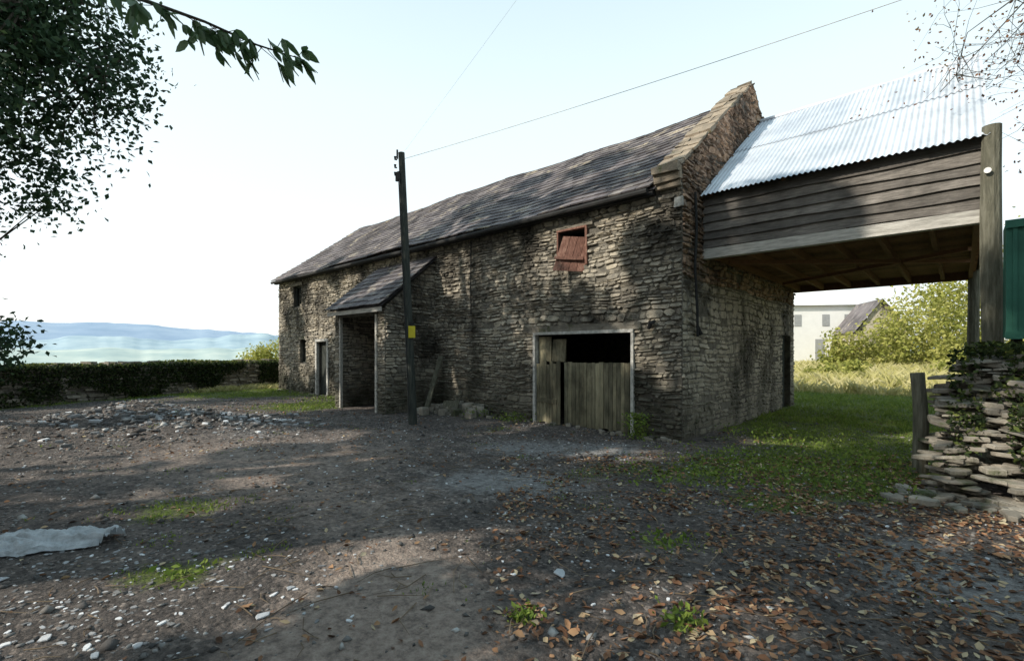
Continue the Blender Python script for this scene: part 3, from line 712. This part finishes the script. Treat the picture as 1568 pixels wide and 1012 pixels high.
def bush(name,x,y,rx,ry,rz,n,ls,m_,seed,z0=0):
    rg=np.random.RandomState(seed);k=max(12,n//90);zz=float(gz(x,y))
    q=rg.normal(size=(k,3));q/=np.linalg.norm(q,axis=1)[:,None];q*=rg.rand(k,1)**.35;q[:,2]=np.abs(q[:,2])
    C=q*np.array([rx,ry,rz])+np.array([x,y,zz+z0]);per=n//k
    c=np.repeat(C,per,0)+rg.normal(size=(k*per,3))*min(rx,rz)*.17
    tone=np.clip(np.repeat(rg.rand(k),per)*.5+rg.rand(k*per)*.5,0,1)
    V,F=leaves(c,rg.uniform(.7,1.3,len(c))*ls,.6,0,rg);return build_np(name,V,F,np.repeat(tone,4),m_)
for i,(r,f,rx,rz,n) in enumerate([(22.5,27,2.6,4.0,5200),(19.4,27.5,1.6,2.8,3000),(25.5,28,3.2,5.4,6000),(29,30,4,7,6000),(17,24.5,1.3,.9,1100),(15.4,23,1.3,.8,1000),(21,22,2.0,1.1,2200),(32,27,5,9,6000),(16,11.5,1.4,3.4,2600),(21,14,3,6.5,4500)]):
    x,y=W(r,f);bush('bush',x,y,rx,rx*.8,rz,n,.2,M['leafy'],30+i)
for i,(r,f,rx,rz,n) in enumerate([(-29.5,60,3.0,3.6,3500),(-34,66,2.0,2.2,2000),(-45,70,5,1.6,3000),(-65,72,5,1.6,3000)]):
    x,y=W(r,f);bush('distant_tree',x,y,rx,rx,rz,n,.35,M['leafy'],60+i,z0=2.6)
# ---------------------------------------------------------------- background house
house=empty('white_house')
def P3(r,f,z): x,y=W(r,f);return Vector((x,y,float(gz(x,y))+z-.1))
mb=MB();a=P3(19.5,38,0);u=(P3(26.6,37,0)-a);u.z=0;n_=Vector((-u.y,u.x,0)).normalized()*6
if n_.y<0:n_=-n_
obox(mb,a,u,n_,(0,0,4.9),.5);mb.build('walls',M['wwall'],house)
mb=MB();r0=a+Vector((0,0,4.9))-n_*.05;q=[r0,r0+u,r0+u+n_*1.1,r0+n_*1.1,r0+n_*.55+Vector((0,0,1.5)),r0+u+n_*.55+Vector((0,0,1.5))]
mb.add(q,[(0,1,5,4),(3,2,5,4),(0,3,4),(1,2,5)],.5);mb.build('roof',M['wwall'],house)
mb=MB();nn=-n_.normalized()*.03
for t in (.34,.62,.84):
    obox(mb,a+u*t+nn+Vector((0,0,3.3)),u*.07,-nn*.9,(0,0,.9),.5)
obox(mb,a+u*.55+nn+Vector((0,0,.4)),u*.09,-nn*.9,(0,0,1.9),.5)
mb.build('windows',M['glass'],house)
ob=empty('slate_outbuilding');mb=MB();a=P3(23.4,33.0,0);u=P3(26.3,32.2,0)-a;u.z=0;n_=Vector((-u.y,u.x,0)).normalized()*4
if n_.y<0:n_=-n_
obox(mb,a,u,n_,(0,0,2.4),.5)
mb.add([a+Vector((0,0,2.4)),a+u+Vector((0,0,2.4)),a+u*.5+Vector((0,0,4.6)),a+n_+Vector((0,0,2.4)),a+u+n_+Vector((0,0,2.4)),a+u*.5+n_+Vector((0,0,4.6))],[(0,1,2),(3,4,5)],.5)
mb.build('walls_stone',M['render'],ob)
mb=MB();h=Vector((0,0,2.4));t=a+u*.5+Vector((0,0,4.65));e_=n_*.05
mb.add([a+h-u*.06-e_,a+h-u*.06+n_,t+n_,t-e_],[(0,1,2,3)],.6);mb.add([a+h+u*1.06-e_,a+h+u*1.06+n_,t+n_,t-e_],[(0,1,2,3)],.6);mb.build('roof_slate',M['slate'],ob)
# ---------------------------------------------------------------- hills
def hill(name,d0,d1,a0,a1,hf,m_,zb=-60):
    na,nd=240,10;V=[]
    for j in range(nd+1):
        t=j/nd
        for i in range(na+1):
            al=a0+(a1-a0)*i/na;d=d0+(d1-d0)*t
            r,f=math.sin(math.radians(al))*d,math.cos(math.radians(al))*d
            x,y=W(r,f);V.append((x,y,zb+(hf(al)-zb)*math.sin(t*math.pi*.5)**1.0))
    I=(np.arange(nd)[:,None]*(na+1)+np.arange(na)[None]).ravel()
    F=np.stack([I,I+1,I+na+2,I+na+1],1)
    build_np(name,np.array(V),F,np.full(len(V),.5),m_,None,True)
def h1(al): return 1.6+4200*math.cos(math.radians(al))*(max(.018,.060-.0017*max(0,al+40))+.010*(float(fbm(al*.35,1,3))-.5)+.003*float(fbm(al*2,1,5)))
def h2(al): return 1.6+2200*math.cos(math.radians(al))*(.022+.034*(float(fbm(al*.2+5,2,8))-.3)+.002*float(fbm(al*3,1,5)))
def h3(al): return 1.6+1100*math.cos(math.radians(al))*(.002+.014*float(fbm(al*.3+5,2,18)))
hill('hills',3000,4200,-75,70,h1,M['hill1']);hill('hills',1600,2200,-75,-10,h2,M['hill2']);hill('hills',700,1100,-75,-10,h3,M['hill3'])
# ---------------------------------------------------------------- scatter
def inyard(x,y):
    ok=~((x>-18.1)&(x<.05)&(y>-.03)&(y<8.1))&~((x>-9.9)&(x<-7.1)&(y>-1.65)&(y<0))&~((x>3.4)&(y>-1.4)&(y<.2))
    t=(y+8.33)/9.56;return ok&(x>-16.4-3.95*t)
n=80000;x=R.uniform(-18,7,n);y=R.uniform(-8.8,4,n)
k=inyard(x,y)&(fbm(x*1.2,y*1.2,31)+R.rand(n)*.35>.6)&(R.rand(n)>dustmask(x,y)*.8);x=x[k];y=y[k];n=len(x)
s=np.clip(R.lognormal(-4.5,.6,n),.004,.06)
mound=np.zeros(n)
for (r,f) in [(-8.2,10.8),(-6.6,10.2),(-9.5,12)]:
    X_,Y_=W(r,f);mound+=np.exp(-((x-X_)**2+(y-Y_)**2)/3)
s*=1+np.clip(mound,0,1)*1.4
octv=np.array([(1,0,0),(0,1,0),(-1,0,0),(0,-1,0),(0,0,1),(0,0,-1)],float)
octf=np.array([(0,1,4),(1,2,4),(2,3,4),(3,0,4),(1,0,5),(2,1,5),(3,2,5),(0,3,5)])
V=octv[None]*(R.uniform(.6,1.4,(n,6,1)))*s[:,None,None];V[:,:,2]*=R.uniform(.2,.6,n)[:,None]
V+=R.normal(size=(n,6,3))*s[:,None,None]*.18
an=R.rand(n)*6.28;ca,sa=np.cos(an)[:,None],np.sin(an)[:,None];Vx=V[:,:,0]*ca-V[:,:,1]*sa*.7;Vy=V[:,:,0]*sa+V[:,:,1]*ca*.7
V=np.stack([Vx+x[:,None],Vy+y[:,None],V[:,:,2]+(gz(x,y)+s*.1)[:,None]],2).reshape(-1,3)
F=(octf[None]+(np.arange(n)*6)[:,None,None]).reshape(-1,3)
build_np('gravel',V,F,np.repeat(R.rand(n)**1.1,6),M['gravel'])
def fallen(n,gen,sz=1):
    x,y=gen(n);k=inyard(x,y);x=x[k];y=y[k];n=len(x);z=gz(x,y)+R.uniform(.002,.018,n)
    a=R.rand(n)*6.28;A_=np.stack([np.cos(a),np.sin(a),R.normal(0,.25,n)],1);A_/=np.linalg.norm(A_,axis=1)[:,None]
    up=np.stack([R.normal(0,.4,n),R.normal(0,.4,n),np.ones(n)],1);B_=np.cross(A_,up);B_/=np.linalg.norm(B_,axis=1)[:,None];N_=np.cross(B_,A_)
    L=R.uniform(.012,.038,n)[:,None]*sz;w=R.uniform(.3,.6,n)[:,None]*L*1.1;cu=R.uniform(-.3,.6,n)[:,None]*L;c=np.stack([x,y,z],1)
    P=[c-A_*L,c-A_*L*.3,c+A_*L*.4,c+A_*L+N_*cu*.6]
    V=np.stack([P[0],P[1]+B_*w+N_*cu,P[1],P[1]-B_*w+N_*cu*.6,P[2]+B_*w*.75+N_*cu,P[2],P[2]-B_*w*.6+N_*cu*.6,P[3]],1)
    f=np.array([(0,1,2),(0,2,3),(1,4,2),(4,5,2),(2,5,3),(5,6,3),(4,7,5),(7,6,5)])
    return V.reshape(-1,3),(f[None]+(np.arange(n)*8)[:,None,None]).reshape(-1,3),np.repeat(R.rand(n),8)
def g1(n):
    r=R.uniform(-.2,6,n*2);f=R.uniform(1.8,7.5,n*2);x,y=W(r,f);k=(fbm(x*2.2,y*2.2,41)+R.rand(len(x))*.5+np.clip(r,0,3)*.09-(f-3)*.04>.86);return x[k],y[k]
def g2(n):
    x=R.uniform(-14,6,n);y=R.uniform(-8.6,6,n);k=fbm(x*1.1,y*1.1,43)+R.rand(n)*.4>.74;return x[k],y[k]
V1,F1,r1_=fallen(10500,g1);V2,F2,r2_=fallen(14000,g2)
build_np('fallen_leaves',np.concatenate([V1,V2]),np.concatenate([F1,F2+len(V1)]),np.concatenate([r1_,r2_]),M['fallen'])
mb=MB()
for i in range(560):
    r=random.uniform(-3.5,5);f=random.uniform(2.2,8);x,y=W(r,f);a=random.uniform(0,6.28);l=random.uniform(.05,.3)*random.random()+.04
    z=float(gz(x,y))+.012;b2=a+random.gauss(0,.4);x1,y1=x+l*math.cos(a),y+l*math.sin(a);x2,y2=x1+l*math.cos(b2),y1+l*math.sin(b2)
    tube(mb,[(x,y,z),(x1,y1,float(gz(x1,y1))+.02),(x2,y2,float(gz(x2,y2))+.012)],[.004,.003,.0015],4)
mb.build('fallen_twigs',M['twig'])
mb=MB()
for (px,s) in [((-1.52,2.95),.075),((.35,3.5),.12),((-3.2,2.9),.1),((-2.6,2.7),.08),((-2.2,2.55),.07),((-3.6,3.4),.1)]:
    x,y=W(*px);rock(mb,(x,y,float(gz(x,y))+.005),(s,s*.7,.01),r=.7)
for i in range(620):
    r,f=random.gauss(-7.8,1.6),random.gauss(10.6,.9);x,y=W(r,f);s=random.uniform(.03,.22)*random.uniform(.4,1)
    if x>-16.5: rock(mb,(x,y,float(gz(x,y))-.01),(s,s*.7,s*.3),r=random.choice([.1,.2,.4,.6,1]))
for i in range(950):
    r,f=random.gauss(-2.7,.75),random.gauss(3.1,.6);x,y=W(r,f);s=random.uniform(.01,.065)*random.uniform(.3,1);rock(mb,(x,y,float(gz(x,y))-.002),(s,s*.6,s*.2),r=random.choice([.1,.2,.4,.6,.9]))
for i in range(900):
    r=random.uniform(-7,5);f=random.uniform(3,10);x,y=W(r,f);s=random.uniform(.008,.045)
    if y<-.3: rock(mb,(x,y,float(gz(x,y))),(s,s*.6,s*.25),r=random.choice([.5,.7,.9,1]))
mb.build('scattered_debris',M['debris'])
def blades(n,xr,yr,hs,seed,mk=None):
    rg=np.random.RandomState(seed);x=rg.uniform(*xr,n);y=rg.uniform(*yr,n)
    gm=grassmask(x,y)+(fbm(x*2.4,y*2.4,51)-.5)*2.0;k=(gm>.5)&(rg.rand(n)<np.clip(gm,0,1))&inyard(x,y)
    sm=strawmask(x,y)>.5
    k&=(sm if mk else ~sm)
    x=x[k];y=y[k];n=len(x);gmk=gm[k]
    z=gz(x,y);h=rg.uniform(.4,1.2,n)*hs*np.clip(gmk,.4,1)*(.5+fbm(x*1.5,y*1.5,77));a=rg.rand(n)*6.28;w=rg.uniform(.003,.008,n)*(1+hs*4)
    dx,dy=np.cos(a)*w,np.sin(a)*w;lx,ly=rg.normal(0,.5,n)*h,rg.normal(0,.5,n)*h
    V=np.stack([np.stack([x-dx,y-dy,z],1),np.stack([x+dx,y+dy,z],1),np.stack([x+lx*.4+dx*.6,y+ly*.4+dy*.6,z+h*.65],1),np.stack([x+lx,y+ly,z+h],1)],1).reshape(-1,3)
    F=(np.array([(0,1,2),(0,2,3)])[None]+(np.arange(n)*4)[:,None,None]).reshape(-1,3)
    return V,F,np.repeat(np.clip(fbm(x*2,y*2,61)*.6+rg.rand(n)*.5-.05,0,1),4)
def join(parts,name,m_):
    o=0;VV=[];FF=[];RR=[]
    for V,F,r_ in parts: VV.append(V);FF.append(F+o);RR.append(r_);o+=len(V)
    build_np(name,np.concatenate(VV),np.concatenate(FF),np.concatenate(RR),m_)
join([blades(150000,(-7,9),(-8.4,6),.04,1),blades(50000,(-20,-7),(-8,6),.08,2),blades(40000,(-2,12),(4,16),.10,3)],'grass',M['grass'])
join([blades(90000,(-8,20),(11,32),.5,4,1),blades(30000,(-23,-17),(-8,6),.22,5,1)],'straw_grass',M['straw'])
def weed(name,x,y,rad,h,n,seed):
    rg=np.random.RandomState(seed);c=np.stack([x+rg.normal(0,rad,n),y+rg.normal(0,rad,n),float(gz(x,y))+np.abs(rg.rand(n))*h],1)
    V,F=leaves(c,rg.uniform(.02,.07,n),.6,-.3,rg);return build_np(name,V,F,np.repeat(rg.rand(n)*.7+.1,4),M['grass'])
weed('weed_plant',-.75,-.28,.13,.5,600,1);weed('weed_plant',-3.9,-.25,.2,.22,260,2);weed('weed_plant',-5.0,-.3,.2,.2,200,3);weed('weed_plant',-10.8,-.7,.4,.25,500,4);weed('weed_plant',-11.6,-1.1,.4,.2,500,5)
for i,(r,f,ra,h,n) in enumerate([(1.0,2.85,.06,.07,90),(.06,2.95,.05,.03,80),(1.3,4.1,.15,.05,90),(2.9,6.2,.4,.08,500),(4.2,6.3,.5,.1,700),(3.4,7.3,.5,.1,600),(5.4,7.6,.5,.12,700),(2.0,6.4,.4,.06,300),(-2.4,3.5,.12,.05,80),(4.9,6.9,.3,.2,300),(5.1,9.2,.5,.2,600)]):
    x,y=W(r,f);weed('weed_plant',x,y,ra,h,n,20+i)
n=70;V=[];x0,y0=W(-4.02,3.95)
for j in range(n+1):
    for i in range(n+1):
        u=i/n-.5;v=j/n-.5
        wd_=.30*(1-.6*max(0,u+.1))
        r=u*1.2+.04*float(vn(v*6,u*3,9));f=v*wd_*1.5+.30*u+.05*float(vn(u*9,2,8))
        X_=x0+.734*r-.679*f;Y_=y0+.679*r+.734*f
        z=.01+.09*float(fbm(u*6+3,v*4+3,4))*(1-abs(2*v)**2)+.06*abs(float(fbm(u*14+v*9,v*10,8))-.5)*2+.04*abs(math.sin(v*10+u*5+4*float(vn(u*4,v*4,2))))
        V.append((X_,Y_,float(gz(X_,Y_))+z*(1 if abs(v)<.48 else .3)))
I=(np.arange(n)[:,None]*(n+1)+np.arange(n)[None]).ravel()
build_np('plastic_sheet',np.array(V),np.stack([I,I+1,I+n+2,I+n+1],1),np.full(len(V),.5),M['plastic'],None,False)
# ---------------------------------------------------------------- light
az=26;el=36
sd=Vector((-math.sin(math.radians(az))*math.cos(math.radians(el)),-math.cos(math.radians(az))*math.cos(math.radians(el)),math.sin(math.radians(el))))
sun=bpy.data.lights.new('sun','SUN');sun.energy=5;sun.angle=math.radians(.5);sun.color=(1,.92,.79)
so=bpy.data.objects.new('sun',sun);col.objects.link(so);so.rotation_euler=sd.to_track_quat('Z','Y').to_euler()
w=bpy.data.worlds.new('World');sc.world=w;w.use_nodes=True;nt=w.node_tree
bg=nt.nodes['Background'];sk=nt.nodes.new('ShaderNodeTexSky');sk.sky_type='NISHITA';sk.sun_disc=False
sk.sun_elevation=math.radians(el);sk.sun_rotation=math.atan2(sd.x,sd.y);sk.dust_density=3;sk.air_density=1.0;sk.ozone_density=1.5
tc=nt.nodes.new('ShaderNodeTexCoord');sp=nt.nodes.new('ShaderNodeSeparateXYZ');nt.links.new(tc.outputs['Generated'],sp.inputs[0])
hr=ramp(nt,[(1,1,1),(.80,.92,.95),(.28,.48,.60)],[.0,.45,1.0]);nt.links.new(sp.outputs['Z'],hr.inputs[0])
hs=mixc(nt,1.0,hr.outputs[0],(11.2,11.4,11.2),'MULTIPLY')
hz=mixc(nt,.7,sk.outputs[0],hs)
nt.links.new(hz,bg.inputs[0]);bg.inputs[1].default_value=.135
# ---------------------------------------------------------------- camera
cam=bpy.data.cameras.new('camera');co=bpy.data.objects.new('camera',cam);col.objects.link(co)
cam.sensor_width=36;cam.lens=17.03;cam.shift_y=.0217;cam.clip_end=12000;cam.clip_start=.05
co.location=(3.71,-8.56,1.6+0);co.rotation_euler=(math.radians(90),0,math.radians(42.8))
sc.camera=co
sc.view_settings.view_transform='Standard';sc.view_settings.look='None';sc.view_settings.exposure=0
